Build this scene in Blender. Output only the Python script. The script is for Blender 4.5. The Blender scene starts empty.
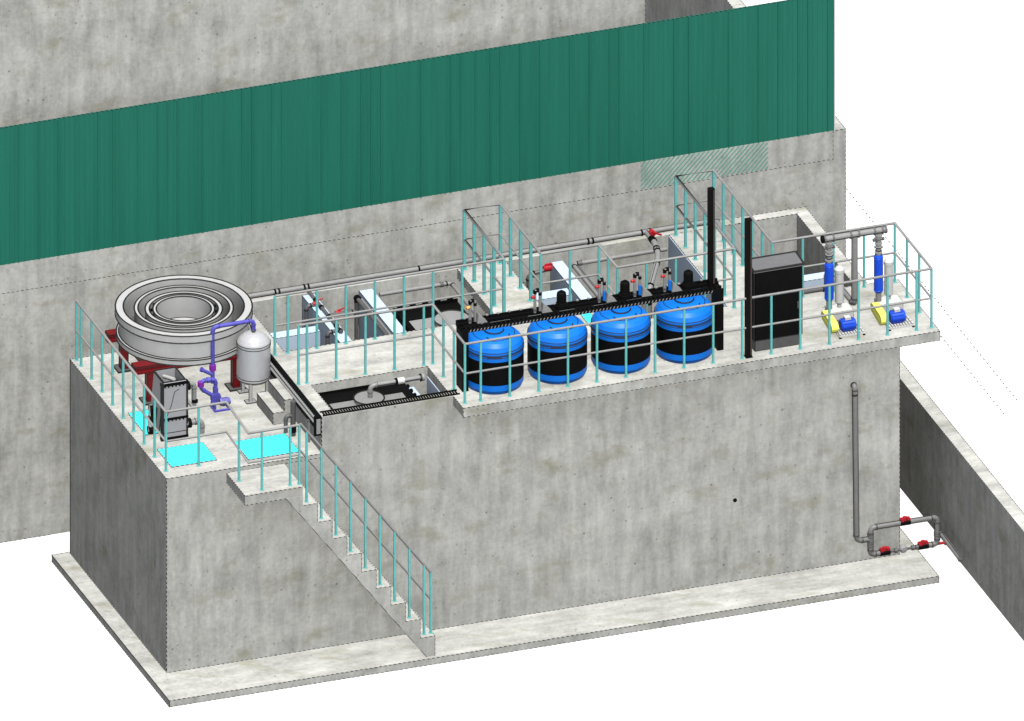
import bpy, math, random
from mathutils import Vector, Matrix
random.seed(7)
SC = bpy.context.scene
COL = SC.collection
R = math.radians

# ------------------------------------------------------------------ materials
def newmat(name):
    m = bpy.data.materials.new(name); m.use_nodes = True
    nt = m.node_tree
    b = nt.nodes['Principled BSDF']
    return m, nt, b

def N(nt, t, **kw):
    n = nt.nodes.new(t)
    for k, v in kw.items():
        if k in n.inputs.keys() if isinstance(k, str) else False:
            n.inputs[k].default_value = v
        else:
            setattr(n, k, v)
    return n

def math_node(nt, op, a, b=None, c=None):
    n = nt.nodes.new('ShaderNodeMath'); n.operation = op
    for i, x in enumerate((a, b, c)):
        if x is None: continue
        if isinstance(x, (int, float)): n.inputs[i].default_value = x
        else: nt.links.new(x, n.inputs[i])
    return n.outputs[0]

def mixc(nt, fac, a, b, mode='MIX'):
    n = nt.nodes.new('ShaderNodeMix'); n.data_type = 'RGBA'; n.blend_type = mode
    if isinstance(fac, (int, float)): n.inputs[0].default_value = fac
    else: nt.links.new(fac, n.inputs[0])
    for i, x in ((6, a), (7, b)):
        if isinstance(x, tuple): n.inputs[i].default_value = (*x, 1) if len(x) == 3 else x
        else: nt.links.new(x, n.inputs[i])
    return n.outputs[2]

def noise(nt, vec, scale, detail=3, rough=.55):
    n = nt.nodes.new('ShaderNodeTexNoise')
    n.inputs['Scale'].default_value = scale; n.inputs['Detail'].default_value = detail
    n.inputs['Roughness'].default_value = rough
    nt.links.new(vec, n.inputs['Vector'])
    return n.outputs['Fac']

def remap(nt, x, a, b, c, d):
    n = nt.nodes.new('ShaderNodeMapRange')
    n.inputs[1].default_value = a; n.inputs[2].default_value = b
    n.inputs[3].default_value = c; n.inputs[4].default_value = d
    nt.links.new(x, n.inputs[0])
    return n.outputs[0]

def plain(name, col, rough=.6, metal=0.0, spec=.3, var=.06, vscale=14):
    """A procedural paint or metal with slight mottling."""
    m, nt, b = newmat(name)
    g = nt.nodes.new('ShaderNodeNewGeometry')
    f = noise(nt, g.outputs['Position'], vscale, 4)
    k = remap(nt, f, .3, .7, 1 - var, 1 + var)
    c = nt.nodes.new('ShaderNodeVectorMath'); c.operation = 'SCALE'
    c.inputs[0].default_value = col[:3]
    nt.links.new(k, c.inputs['Scale'])
    nt.links.new(c.outputs[0], b.inputs['Base Color'])
    b.inputs['Roughness'].default_value = rough
    b.inputs['Metallic'].default_value = metal
    b.inputs['Specular IOR Level'].default_value = spec
    return m

def concrete_mat(name, tone=1.0, tint=(1.0, .997, .935)):
    m, nt, b = newmat(name)
    g = nt.nodes.new('ShaderNodeNewGeometry')
    pos = g.outputs['Position']
    sp = nt.nodes.new('ShaderNodeSeparateXYZ'); nt.links.new(pos, sp.inputs[0])
    sn = nt.nodes.new('ShaderNodeSeparateXYZ'); nt.links.new(g.outputs['True Normal'], sn.inputs[0])
    top = math_node(nt, 'GREATER_THAN', math_node(nt, 'ABSOLUTE', sn.outputs[2]), .7)
    s = math_node(nt, 'ADD', sp.outputs[0], math_node(nt, 'MULTIPLY', sp.outputs[1], 1.13))
    def comb(a, bb, c):
        n = nt.nodes.new('ShaderNodeCombineXYZ')
        for i, x in enumerate((a, bb, c)):
            if isinstance(x, (int, float)): n.inputs[i].default_value = x
            else: nt.links.new(x, n.inputs[i])
        return n.outputs[0]
    vside = comb(math_node(nt, 'MULTIPLY', s, 5.0), math_node(nt, 'MULTIPLY', sp.outputs[2], .8), 0)
    vtop = comb(math_node(nt, 'MULTIPLY', sp.outputs[0], .9), math_node(nt, 'MULTIPLY', sp.outputs[1], 5.0), 3.7)
    vm = nt.nodes.new('ShaderNodeMix'); vm.data_type = 'VECTOR'
    nt.links.new(top, vm.inputs[0]); nt.links.new(vside, vm.inputs[4]); nt.links.new(vtop, vm.inputs[5])
    streak = noise(nt, vm.outputs[1], 1.0, 5, .62)
    blotch = noise(nt, pos, 1.1, 4, .6)
    cloud = noise(nt, pos, 3.2, 4, .6)
    grain = noise(nt, pos, 13, 3, .75)
    v = math_node(nt, 'ADD', remap(nt, streak, .25, .75, -.12, .12), remap(nt, blotch, .3, .7, -.06, .06))
    v = math_node(nt, 'ADD', v, remap(nt, cloud, .3, .7, -.048, .048))
    v = math_node(nt, 'ADD', v, remap(nt, grain, .25, .75, -.07, .07))
    v = math_node(nt, 'ADD', v, .455 * tone)
    c = nt.nodes.new('ShaderNodeVectorMath'); c.operation = 'SCALE'
    c.inputs[0].default_value = tint
    nt.links.new(v, c.inputs['Scale'])
    # olive weathering stains
    st = noise(nt, comb(math_node(nt, 'MULTIPLY', s, 1.0), sp.outputs[1], math_node(nt, 'MULTIPLY', sp.outputs[2], 1.6)), 1.25, 5, .65)
    sf = remap(nt, st, .55, .70, 0, .7)
    col = mixc(nt, sf, c.outputs[0], (.30, .295, .215))
    # pale wash runs
    w = noise(nt, vside, .55, 3, .5)
    col = mixc(nt, math_node(nt, 'MULTIPLY', remap(nt, w, .56, .8, 0, .5), math_node(nt, 'SUBTRACT', 1.0, top)), col, (.56, .56, .54))
    # blow holes
    vo = nt.nodes.new('ShaderNodeTexVoronoi'); vo.inputs['Scale'].default_value = 2.6
    nt.links.new(pos, vo.inputs['Vector'])
    hole = remap(nt, vo.outputs['Distance'], .03, .07, .7, 0)
    col = mixc(nt, hole, col, (.13, .13, .12))
    v2 = nt.nodes.new('ShaderNodeTexVoronoi'); v2.inputs['Scale'].default_value = 6.5
    nt.links.new(pos, v2.inputs['Vector'])
    pick = math_node(nt, 'GREATER_THAN', noise(nt, pos, 1.7, 2), .52)
    col = mixc(nt, math_node(nt, 'MULTIPLY', pick, remap(nt, v2.outputs['Distance'], .08, .16, .55, 0)), col, (.17, .17, .155))
    nt.links.new(col, b.inputs['Base Color'])
    b.inputs['Roughness'].default_value = .93
    b.inputs['Specular IOR Level'].default_value = .15
    bp = nt.nodes.new('ShaderNodeBump'); bp.inputs['Strength'].default_value = .12; bp.inputs['Distance'].default_value = .02
    nt.links.new(streak, bp.inputs['Height']); nt.links.new(bp.outputs[0], b.inputs['Normal'])
    return m

def dash_mat(name, dark, light, period, duty):
    m, nt, b = newmat(name)
    g = nt.nodes.new('ShaderNodeNewGeometry')
    sp = nt.nodes.new('ShaderNodeSeparateXYZ'); nt.links.new(g.outputs['Position'], sp.inputs[0])
    s = math_node(nt, 'ADD', math_node(nt, 'ADD', sp.outputs[0], sp.outputs[1]), sp.outputs[2])
    f = math_node(nt, 'FRACT', math_node(nt, 'DIVIDE', math_node(nt, 'ADD', s, 100.0), period))
    nt.links.new(mixc(nt, math_node(nt, 'LESS_THAN', f, duty), light, dark), b.inputs['Base Color'])
    b.inputs['Roughness'].default_value = .9; b.inputs['Specular IOR Level'].default_value = .1
    return m

M = {}
M['concrete'] = concrete_mat('concrete')
M['dash'] = dash_mat('edge_dots', (.03, .03, .03), (.40, .40, .38), .085, .5)  # dotted edge lines added along the concrete arrises
M['ground_dash'] = dash_mat('survey_dots', (.03, .03, .03), (.86, .86, .86), .16, .4)
M['dash_green'] = dash_mat('capping_dots', (.01, .03, .025), (.03, .16, .12), .085, .5)
M['line'] = plain('dark_line', (.012, .012, .012), .7, var=0)  # dark colour of the added outlines and other thin lines
M['white'] = plain('white_ground', (.88, .88, .88), .95, spec=.05, var=.01)
M['post'] = plain('teal_paint', (.15, .54, .52), .45, var=.1)
M['rail'] = plain('galvanised_tube', (.26, .26, .255), .5, metal=.0, spec=.4, var=.1)
M['pipe'] = plain('grey_pipe', (.25, .25, .245), .42, spec=.5, var=.08)
M['darkpipe'] = plain('dark_pipe', (.11, .11, .11), .45, spec=.4, var=.1)
M['steel'] = plain('brushed_steel', (.50, .50, .495), .42, metal=.0, spec=.5, var=.05, vscale=6)
M['vessel'] = plain('vessel_steel', (.52, .52, .54), .34, metal=.15, spec=.5, var=.03, vscale=6)
M['red'] = plain('oxide_red', (.165, .006, .009), .5, var=.15)
M['valve'] = plain('valve_red', (.42, .014, .024), .4, var=.1)
M['orange'] = plain('valve_orange', (.80, .42, .06), .4, var=.1)
M['black'] = plain('black_paint', (.004, .004, .004), .65, spec=.06, var=.2)
M['post_black'] = plain('post_black', (.004, .0035, .003), .6, spec=.07, var=.2)
M['band'] = plain('black_band', (.003, .003, .0035), .7, spec=.06, var=.2)
M['blue'] = plain('barrel_blue', (.005, .18, .74), .42, spec=.3, var=.05)
M['deepblue'] = plain('motor_blue', (.012, .085, .72), .45, var=.08)
M['yellow'] = plain('guard_yellow', (.90, .90, .16), .5, var=.04)
M['cyan'] = plain('cyan_cover', (.07, .80, .82), .7, spec=.05, var=.02)
M['paleblue'] = plain('pale_blue_coating', (.54, .655, .80), .7, spec=.15, var=.04, vscale=3)
M['violet'] = plain('violet_pipe', (.095, .09, .44), .45, var=.15)
M['magenta'] = plain('magenta_fitting', (.25, .03, .38), .5, var=.1)
M['plastic'] = plain('pale_plastic', (.62, .62, .61), .5, var=.04)
M['grey'] = plain('mid_grey_paint', (.30, .30, .30), .5, var=.05)
M['darkgrey'] = plain('dark_grey', (.10, .10, .10), .6, var=.1)
M['teal_hatch'] = plain('hatch_teal', (.10, .34, .27), .7, var=.15)

def green_mat():
    m, nt, b = newmat('green_sheet')
    g = nt.nodes.new('ShaderNodeNewGeometry')
    sp = nt.nodes.new('ShaderNodeSeparateXYZ'); nt.links.new(g.outputs['Position'], sp.inputs[0])
    cx = nt.nodes.new('ShaderNodeCombineXYZ')
    nt.links.new(math_node(nt, 'MULTIPLY', sp.outputs[0], 6.0), cx.inputs[0])
    nt.links.new(math_node(nt, 'MULTIPLY', sp.outputs[2], .25), cx.inputs[1])
    f = noise(nt, cx.outputs[0], 1.0, 4, .6)
    col = mixc(nt, remap(nt, f, .3, .7, 0, 1), (.014, .142, .098), (.019, .172, .122))
    nt.links.new(col, b.inputs['Base Color'])
    b.inputs['Roughness'].default_value = .5; b.inputs['Specular IOR Level'].default_value = .2
    return m
M['green'] = green_mat()

# ------------------------------------------------------------------ mesh builder
class MB:
    def __init__(s):
        s.v = []; s.f = []; s.mi = []; s.sm = []; s.mats = []
    def slot(s, m):
        if m not in s.mats: s.mats.append(m)
        return s.mats.index(m)
    def add(s, vs, fs, m, smooth=False):
        o = len(s.v); k = s.slot(m)
        s.v += [tuple(p) for p in vs]
        for f in fs:
            s.f.append([o + i for i in f]); s.mi.append(k); s.sm.append(smooth)
    def box(s, x0, x1, y0, y1, z0, z1, m):
        vs = [(x, y, z) for z in (z0, z1) for x, y in ((x0, y0), (x1, y0), (x1, y1), (x0, y1))]
        s.add(vs, [(3, 2, 1, 0), (4, 5, 6, 7), (0, 1, 5, 4), (1, 2, 6, 5), (2, 3, 7, 6), (3, 0, 4, 7)], m)
        return s
    def prism(s, pts, axis, a, b, m):
        """pts: 2D outline (counter-clockwise seen from +axis), extruded between a and b on the axis 'x','y','z'."""
        n = len(pts)
        def p3(p, t):
            return {'x': (t, p[0], p[1]), 'y': (p[0], t, p[1]), 'z': (p[0], p[1], t)}[axis]
        vs = [p3(p, a) for p in pts] + [p3(p, b) for p in pts]
        fs = [tuple(range(n))[::-1], tuple(range(n, 2 * n))] + [(i, (i + 1) % n, n + (i + 1) % n, n + i) for i in range(n)]
        if axis == 'y': fs = [f[::-1] for f in fs]
        s.add(vs, fs, m); return s
    def tube(s, pts, r, m, n=10, cap=True, smooth=True):
        P = [Vector(p) for p in pts]
        T = []
        for i in range(len(P)):
            a = (P[i] - P[i - 1]).normalized() if i > 0 else None
            b = (P[i + 1] - P[i]).normalized() if i < len(P) - 1 else None
            t = (a + b).normalized() if a and b else (a or b)
            T.append((t, a, b))
        t0 = T[0][0]
        ref = Vector((0, 0, 1)) if abs(t0.z) < .9 else Vector((1, 0, 0))
        u = t0.cross(ref).normalized()
        vs = []; rs = r if isinstance(r, (list, tuple)) else [r] * len(P)
        for i, (t, a, b) in enumerate(T):
            u = (u - t * u.dot(t)).normalized(); w = t.cross(u)
            k = 1.0
            if a and b:
                c = max(.35, t.dot(a)); k = 1 / c
                bn = (b - a); bn = bn - t * bn.dot(t)
                bn = bn.normalized() if bn.length > 1e-6 else None
            for j in range(n):
                an = 2 * math.pi * j / n
                d = u * math.cos(an) + w * math.sin(an)
                if a and b and bn is not None:
                    d = d + bn * d.dot(bn) * (k - 1)
                vs.append(P[i] + d * rs[i])
        fs = []
        for i in range(len(P) - 1):
            for j in range(n):
                fs.append((i * n + j, i * n + (j + 1) % n, (i + 1) * n + (j + 1) % n, (i + 1) * n + j))
        s.add(vs, fs, m, smooth)
        if cap:
            s.add(vs[:n], [tuple(range(n))[::-1]], m); s.add(vs[-n:], [tuple(range(n))], m)
        return s
    def pipe(s, pts, r, m, bend=None, n=10, seams=True, ring=None, outline=0):
        """Pipe with rounded elbows, dark seam rings at the elbow ends."""
        bend = bend or r * 2.2
        P = [Vector(p) for p in pts]; out = [P[0]]; rings = []
        for i in range(1, len(P) - 1):
            a = (P[i - 1] - P[i]); b = (P[i + 1] - P[i])
            bl = min(bend, a.length * .45, b.length * .45)
            p0 = P[i] + a.normalized() * bl; p2 = P[i] + b.normalized() * bl
            rings += [(p0, a), (p2, b)]
            for k in range(6):
                t = k / 5
                out.append(p0 * (1 - t) ** 2 + P[i] * 2 * t * (1 - t) + p2 * t * t)
        out.append(P[-1])
        s.tube(out, r, m, n)
        if outline:                    # dark outline strips added down both sides of each straight run
            for i in range(len(P) - 1):
                d = (P[i + 1] - P[i]); L = d.length; d = d.normalized()
                t0 = bend if i > 0 else 0; t1 = L - (bend if i < len(P) - 2 else 0)
                if t1 - t0 < .05: continue
                sd = Vector((1, 0, 0)) if abs(d.z) > .7 else Vector((0, 0, 1))
                for k in (-1, 1):
                    s.tube([P[i] + d * t0 + sd * r * k, P[i] + d * t1 + sd * r * k], outline * .6, M['line'], 5)
        if seams:
            for p, d in rings: s.collar(p, d, r * 1.18, r * .45, ring or m, n); s.collar(p + d.normalized() * r * .35, d, r * 1.22, r * .12, M['line'], n)
        return s
    def collar(s, p, d, r, h, m, n=12):
        p = Vector(p); d = Vector(d).normalized() * h / 2
        s.tube([p - d, p + d], r, m, n, True, False); return s
    def lathe(s, prof, c, m, n=40, smooth=True, mats=None, axis='z'):
        """prof: list of (r, h). Open profile swept round the axis; mats: one per segment."""
        c = Vector(c)
        def p3(r, h, an):
            a, b = r * math.cos(an), r * math.sin(an)
            return c + Vector({'z': (a, b, h), 'x': (h, a, b), 'y': (b, h, a)}[axis])
        for i in range(len(prof) - 1):
            (r0, h0), (r1, h1) = prof[i], prof[i + 1]
            mm = mats[i] if mats else m
            vs = [p3(r0, h0, 2 * math.pi * j / n) for j in range(n)] + [p3(r1, h1, 2 * math.pi * j / n) for j in range(n)]
            s.add(vs, [(j, (j + 1) % n, n + (j + 1) % n, n + j) for j in range(n)], mm, smooth)
        return s
    def ringline(s, c, r, z, w=.008, m=None, n=48):  # drawn outline, modelled as a thin dark ring
        """Dark outline added round an edge."""
        pr = [(r + w * math.cos(a), z + w * math.sin(a)) for a in (0, math.pi * .5, math.pi, math.pi * 1.5, 2 * math.pi)]
        return s.lathe(pr, (c[0], c[1], 0), m or M['line'], n)
    def edge(s, p, q, w=.011, m=None):  # drawn edge line, modelled as a thin bar
        """An added edge line along an arris: square bar half sunk in the edge."""
        p, q = Vector(p), Vector(q)
        d = q - p; L = [abs(x) for x in d]
        if sum(1 for x in L if x > 1e-6) == 1:
            lo = [min(a, b) - w / 2 for a, b in zip(p, q)]; hi = [max(a, b) + w / 2 for a, b in zip(p, q)]
            s.box(lo[0], hi[0], lo[1], hi[1], lo[2], hi[2], m or M['dash'])
        else:
            s.tube([p, q], w * .6, m or M['dash'], 4, True, False)
        return s
    def boxedges(s, x0, x1, y0, y1, z0, z1, w=.011, m=None, which='all'):
        m = m or M['line']
        for y in (y0, y1):
            for z in (z0, z1): s.edge((x0, y, z), (x1, y, z), w, m)
        for x in (x0, x1):
            for z in (z0, z1): s.edge((x, y0, z), (x, y1, z), w, m)
            for y in (y0, y1): s.edge((x, y, z0), (x, y, z1), w, m)
        return s
    def ebox(s, x0, x1, y0, y1, z0, z1, m, w=.011, lm=None):
        s.box(x0, x1, y0, y1, z0, z1, m); return s.boxedges(x0, x1, y0, y1, z0, z1, w, lm)
    def build(s, name, parent=None, label=None):
        me = bpy.data.meshes.new(name)
        root = parent
        while root is not None and root.parent is not None: root = root.parent
        off = Vector(root.location) if root is not None else Vector((0, 0, 0))
        me.from_pydata([tuple(Vector(p) - off) for p in s.v], [], s.f)
        for m in s.mats: me.materials.append(m)
        me.polygons.foreach_set('material_index', s.mi)
        me.polygons.foreach_set('use_smooth', s.sm)
        me.update(); me.validate()
        o = bpy.data.objects.new(name, me); COL.objects.link(o)
        if parent is not None: o.parent = parent
        if label: o['label'] = label
        return o

def tag(o, label, cat, group=None):
    o['label'] = label; o['category'] = cat
    if group: o['group'] = group
    return o
def thing(name, loc, label, cat, group=None):
    o = bpy.data.objects.new(name, None); COL.objects.link(o)
    o.location = loc; o.empty_display_size = .1
    return tag(o, label, cat, group)
def copy_tree(o, parent=None):
    c = o.copy(); COL.objects.link(c)
    if parent is not None: c.parent = parent
    for ch in [x for x in bpy.data.objects if x.parent == o]: copy_tree(ch, c)
    return c
def mb(): return MB()

# ------------------------------------------------------------------ levels (metres)
GZ = -.12            # ground
ZL = 3.62            # lower deck
ZU = 4.30            # upper deck
TX, TY = 12.99, 4.54 # outline of the tank
YF = -.08            # front face of the tank
YW = 5.64            # face of the retaining wall
C_, D_ = M['concrete'], M['dash']

# ------------------------------------------------------------------ setting
g = mb(); S = 500
g.add([(-S, -S, GZ), (S, -S, GZ), (S, S, GZ), (-S, S, GZ)], [(0, 1, 2, 3)], M['white'])
o = g.build('ground'); o['kind'] = 'structure'
for x, y0, y1 in ((16.86, 4.8, 13.3), (16.48, 4.4, 7.6)):
    g = mb().box(x - .009, x + .009, y0, y1, GZ, GZ + .004, M['ground_dash'])
    o = g.build('ground_marking'); o['kind'] = 'structure'

b = mb().box(-.31, 13.33, -1.07, 4.70, GZ, 0, C_)
for z in (GZ + .006, 0):
    b.edge((-.31, -1.07, z), (13.33, -1.07, z)); 
    b.edge((-.31, -1.07, z), (-.31, 4.70, z), .011, M['line'] if z == 0 else D_)
b.edge((13.33, -1.07, 0), (13.33, 4.70, 0)); b.edge((-.31, 4.70, 0), (13.33, 4.70, 0))
b.edge((-.31, -1.07, GZ), (-.31, -1.07, 0), .014, M['line'])
b.edge((13.33, -1.07, GZ), (13.33, -1.07, 0))
tag(b.build('base_slab'), 'low concrete base slab projecting round the foot of the tank', 'slab')

# retaining wall behind
w = mb().box(-30, 14.1, YW, YW + .6, GZ, 5.05, C_)
w.edge((-30, YW, 4.52), (13.88, YW, 4.52), .010)
w.edge((13.88, YW, 4.52), (13.88, YW, 5.05), .008)
w.edge((14.1, YW, GZ), (14.1, YW, 5.05), .010); w.edge((13.88, YW, 5.05), (14.1, YW, 5.05)); w.edge((14.1, YW, 5.05), (14.1, YW + .6, 5.05))
w.edge((-30, YW, GZ + .005), (0, YW, GZ + .005))
w.edge((13.9, YW + .6, 5.05), (14.1, YW + .6, 5.05))
tag(w.build('retaining_wall'), 'tall grey concrete retaining wall behind the tank, below the green cladding', 'wall')

w = mb().box(-30, 10.84, 6.45, 6.75, GZ, 9.71, C_)
w.edge((10.84, 6.45, GZ), (10.84, 6.45, 9.71), .008); w.edge((-30, 6.45, 9.71), (10.84, 6.45, 9.71))
tag(w.build('building_wall'), 'high concrete building wall rising above the green cladding', 'wall')
w = mb().box(12.5, 12.72, 6.45, 24, GZ, 7.06, C_)
w.edge((12.5, 6.45, 7.06), (12.5, 24, 7.06)); w.edge((12.72, 6.45, 7.06), (12.72, 24, 7.06), .011)
tag(w.build('side_wall'), 'dark receding concrete side wall at the top, half hidden behind the green cladding', 'wall')
w = mb().box(13.92, 14.15, -22, YW - .003, GZ, 1.92, C_)
w.edge((13.92, -22, 1.92), (13.92, YW, 1.92), .006); w.edge((14.15, -22, 1.92), (14.15, YW, 1.92))
tag(w.build('boundary_wall'), 'low dark concrete boundary wall running forward at the right edge', 'wall')

# green corrugated cladding
c = mb()
x = -30.0; prof = []
random.seed(11)
rib = 0
nxt = 3
while x < 13.80:
    k = .005
    if nxt == 0: k = .016; nxt = random.choice((1, 2, 3, 3, 4, 5, 7))
    else: nxt -= 1
    prof += [(x, 0), (x + .035, 0), (x + .045, -k), (x + .065, -k), (x + .075, 0)]
    x += .088; rib += 1
prof.append((13.89, 0))
n = len(prof)
vs = []
for z in (5.055, 7.61):
    vs += [(px, YW + .0 + py - .004, z) for px, py in prof]
    vs += [(px, YW + .016 + py, z) for px, py in prof]
fs = []
a0, b0, a1, b1 = 0, n, 2 * n, 3 * n
for i in range(n - 1):
    fs.append((a0 + i, a0 + i + 1, a1 + i + 1, a1 + i)); fs.append((b0 + i + 1, b0 + i, b1 + i, b1 + i + 1))
    fs.append((a1 + i, a1 + i + 1, b1 + i + 1, b1 + i)); fs.append((a0 + i + 1, a0 + i, b0 + i, b0 + i + 1))
fs.append((a0 + n - 1, b0 + n - 1, b1 + n - 1, a1 + n - 1))
c.add(vs, fs, M['green'])
root = thing('cladding', (13.89, YW, 5.05), 'long green corrugated sheet cladding standing on the retaining wall', 'cladding')
c.build('sheet', root)
t = mb().box(-30, 13.89, YW - .012, YW + .018, 7.6105, 7.618, M['dash_green']); t.build('capping', root)
t = mb().box(13.892, 13.908, YW - .02, YW + .02, 5.055, 7.61, M['plastic']); t.build('corner_trim', root)

# diagonal hatched panel under the cladding
h = mb(); x0, x1, z0, z1 = 10.46, 12.73, 4.54, 5.045
st = .088
k = x0 - (z1 - z0)
while k < x1:
    a = (max(k, x0), z0 + max(0, x0 - k)); e = k + (z1 - z0)
    bb = (min(e, x1), z1 - max(0, e - x1))
    if bb[0] - a[0] > .02:
        t_ = .022
        h.prism([(a[0], a[1]), (a[0] + t_, a[1]), (bb[0], bb[1] - (t_ if e > x1 else 0)), (bb[0] - (0 if e > x1 else 0), bb[1])] if False else
                [(a[0], a[1]), (min(a[0] + t_, x1), a[1]), (bb[0], bb[1]), (bb[0] - t_, bb[1])], 'y', YW - .012, YW - .002, M['teal_hatch'])
    k += st
tag(h.build('hatched_screen'), 'teal diagonally hatched panel on the wall below the green cladding', 'panel')

# ------------------------------------------------------------------ concrete tank
tank = thing('concrete_tank', (0, 0, 0), 'large rectangular concrete treatment tank with stepped top and open pits', 'tank')
L_ = M['line']
# outer shell
p = mb()
p.prism([(0, 0), (TX, 0), (TX, 4.13), (5.08, 4.13), (5.08, ZU), (2.75, ZU), (2.75, ZL), (0, ZL)], 'y', YF, .1, C_)
p.edge((0, YF, ZL), (2.75, YF, ZL)); p.edge((0, YF, 0.004), (TX, YF, 0.004)); p.edge((0, YF, 0.01), (0, YF, ZL), .012)
p.edge((TX, YF, 0), (TX, YF, 4.12), .009); p.edge((2.75, YF, ZL), (2.75, YF, ZU), .010)
p.build('front_wall', tank)
p = mb().box(0, .2, .1, 4.64, 0, ZL, C_)
p.edge((0, YF, ZL), (0, 4.64, ZL), .009, D_); p.edge((0, 4.64, 0), (0, 4.64, ZL), .016, L_); p.edge((0, .1, .004), (0, 4.64, .004), .009, D_)
p.build('side_wall', tank)
p = mb().box(.2, 2.75, 4.3, 4.64, 0, ZL, C_); p.box(2.75, TX, 4.34, TY, 0, ZU, C_)
p.edge((0, 4.64, ZL), (2.75, 4.64, ZL)); p.edge((11.5, TY, ZU), (TX, TY, ZU)); p.edge((11.45, 4.34, ZU), (12.77, 4.34, ZU))
p.build('rear_wall', tank)
p = mb().box(12.77, TX, .1, 1.5, 0, 4.13, C_); p.box(12.77, TX, 1.5, 4.34, 0, ZU, C_)
p.edge((TX, 1.5, ZU), (TX, TY, ZU)); p.edge((12.77, 1.5, ZU), (12.77, 4.34, ZU), .009); p.edge((12.77, 4.34, 2.5), (12.77, 4.34, ZU), .008)
p.build('end_wall', tank)
p = mb().box(2.75, 2.99, .1, 4.34, 0, ZU, C_)
p.edge((2.99, .1, ZU), (2.99, 1.1, ZU)); p.edge((2.99, 2.42, ZU), (2.99, 4.34, ZU))
p.build('dividing_wall', tank)
# decks
p = mb().box(.2, 2.75, .1, 4.3, ZL - .2, ZL, C_)
p.build('lower_deck', tank)
d = mb(); zb = 4.13
d.box(5.08, 13.53, -.57, .1, zb, ZU, C_)
d.box(5.05, 13.53, .1, 1.1, zb, ZU, C_)
d.box(2.99, 8.6, 1.1, 2.42, zb, ZU, C_)
d.box(8.6, 13.53, 1.1, 1.5, zb, ZU, C_)
d.box(6.75, 7.6, 2.42, 4.34, zb, ZU, C_)
d.box(10.5, 11.45, 1.5, 4.34, zb, ZU, C_)
for q in (((5.08, -.57, ZU), (13.53, -.57, ZU)), ((5.08, -.57, zb), (13.53, -.57, zb)), ((13.53, -.57, zb), (13.53, -.57, ZU)), ((5.08, -.57, zb), (5.08, -.57, ZU)),
          ((5.08, -.57, ZU), (5.08, 0, ZU)), ((13.53, -.57, ZU), (13.53, 1.5, ZU)), ((2.99, 1.1, ZU), (5.05, 1.1, ZU)), ((5.05, .1, ZU), (5.05, 1.1, ZU)),
          ((2.99, 2.42, ZU), (6.75, 2.42, ZU)), ((7.6, 2.42, ZU), (8.6, 2.42, ZU)), ((8.6, 1.5, ZU), (8.6, 2.42, ZU)), ((8.6, 1.5, ZU), (10.5, 1.5, ZU)),
          ((10.5, 1.5, ZU), (10.5, 4.34, ZU)), ((6.75, 2.42, ZU), (6.75, 4.34, ZU)), ((6.75, 2.42, zb), (6.75, 4.34, zb)), ((7.6, 2.42, ZU), (7.6, 4.34, ZU)),
          ((6.75, 4.34, ZU), (7.6, 4.34, ZU)), ((10.5, 4.34, ZU), (11.45, 4.34, ZU)), ((11.45, 1.5, ZU), (11.45, 4.34, ZU)), ((11.45, 1.5, ZU), (12.77, 1.5, ZU)), ((13.03, 1.5, ZU), (13.53, 1.5, ZU))):
    d.edge(*q, .010)
d.build('upper_deck', tank)
# walls under the deck edges that close the pits
q = mb()
q.box(2.99, 8.6, 2.12, 2.3, 0, zb, C_); q.box(8.6, 12.77, 1.2, 1.4, 0, zb, C_); q.box(2.99, 5.05, 1.1, 1.3, 0, zb, C_)
q.build('pit_wall', tank)
q = mb().box(2.99, 12.77, 1.4, 4.34, 2.2, 2.3, C_); q.box(2.99, 5.05, .1, 1.1, 3.3, 3.4, C_)
q.build('pit_floor', tank)
B_ = M['paleblue']
def part(name, x0, x1, y0, y1, z0, z1, m, edges=True, label=None):
    q = mb().box(x0, x1, y0, y1, z0, z1, m)
    if edges:
        q.edge((x0, y0, z1), (x0, y1, z1), .008, L_); q.edge((x0, y0, z1), (x1, y0, z1), .008); q.edge((x0, y1, z0), (x0, y1, z1), .008, L_)
    return q.build(name, tank, label)
part('partition', 4.0, 4.21, 2.3, 4.335, 2.3, 4.27, B_, label='pale blue partition carrying a pipe with red valves')
part('partition', 5.0, 5.23, 2.3, 4.32, 2.3, 4.20, B_)
part('partition', 8.4, 8.61, 1.45, 4.335, 2.3, 4.14, B_)
part('cross_wall', 2.995, 3.995, 3.44, 3.66, 2.3, 4.03, B_)
part('cross_wall', 7.62, 8.395, 3.26, 3.52, 2.3, 4.05, B_)
part('cross_wall', 11.46, 12.765, 2.22, 2.44, 2.3, 4.15, B_)
part('side_lining', 10.486, 10.497, 1.5, 4.335, 2.3, 4.285, B_, False)
part('side_lining', 5.034, 5.046, .11, 1.09, 3.4, 4.12, B_, False)
part('ledge', 4.67, 4.80, .11, 1.09, 3.4, 3.97, B_, True)

# dark bore in the front wall
q = mb().lathe([(.034, -.02), (.034, .0), ], (10.07, YF, 1.51), M['black'], 14, axis='y')
q.lathe([(.0, -.02), (.034, -.02)], (10.07, YF, 1.51), M['black'], 14, axis='y')
tag(q.build('outlet_stub'), 'tiny black pipe stub in the middle of the front wall', 'pipe')

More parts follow.
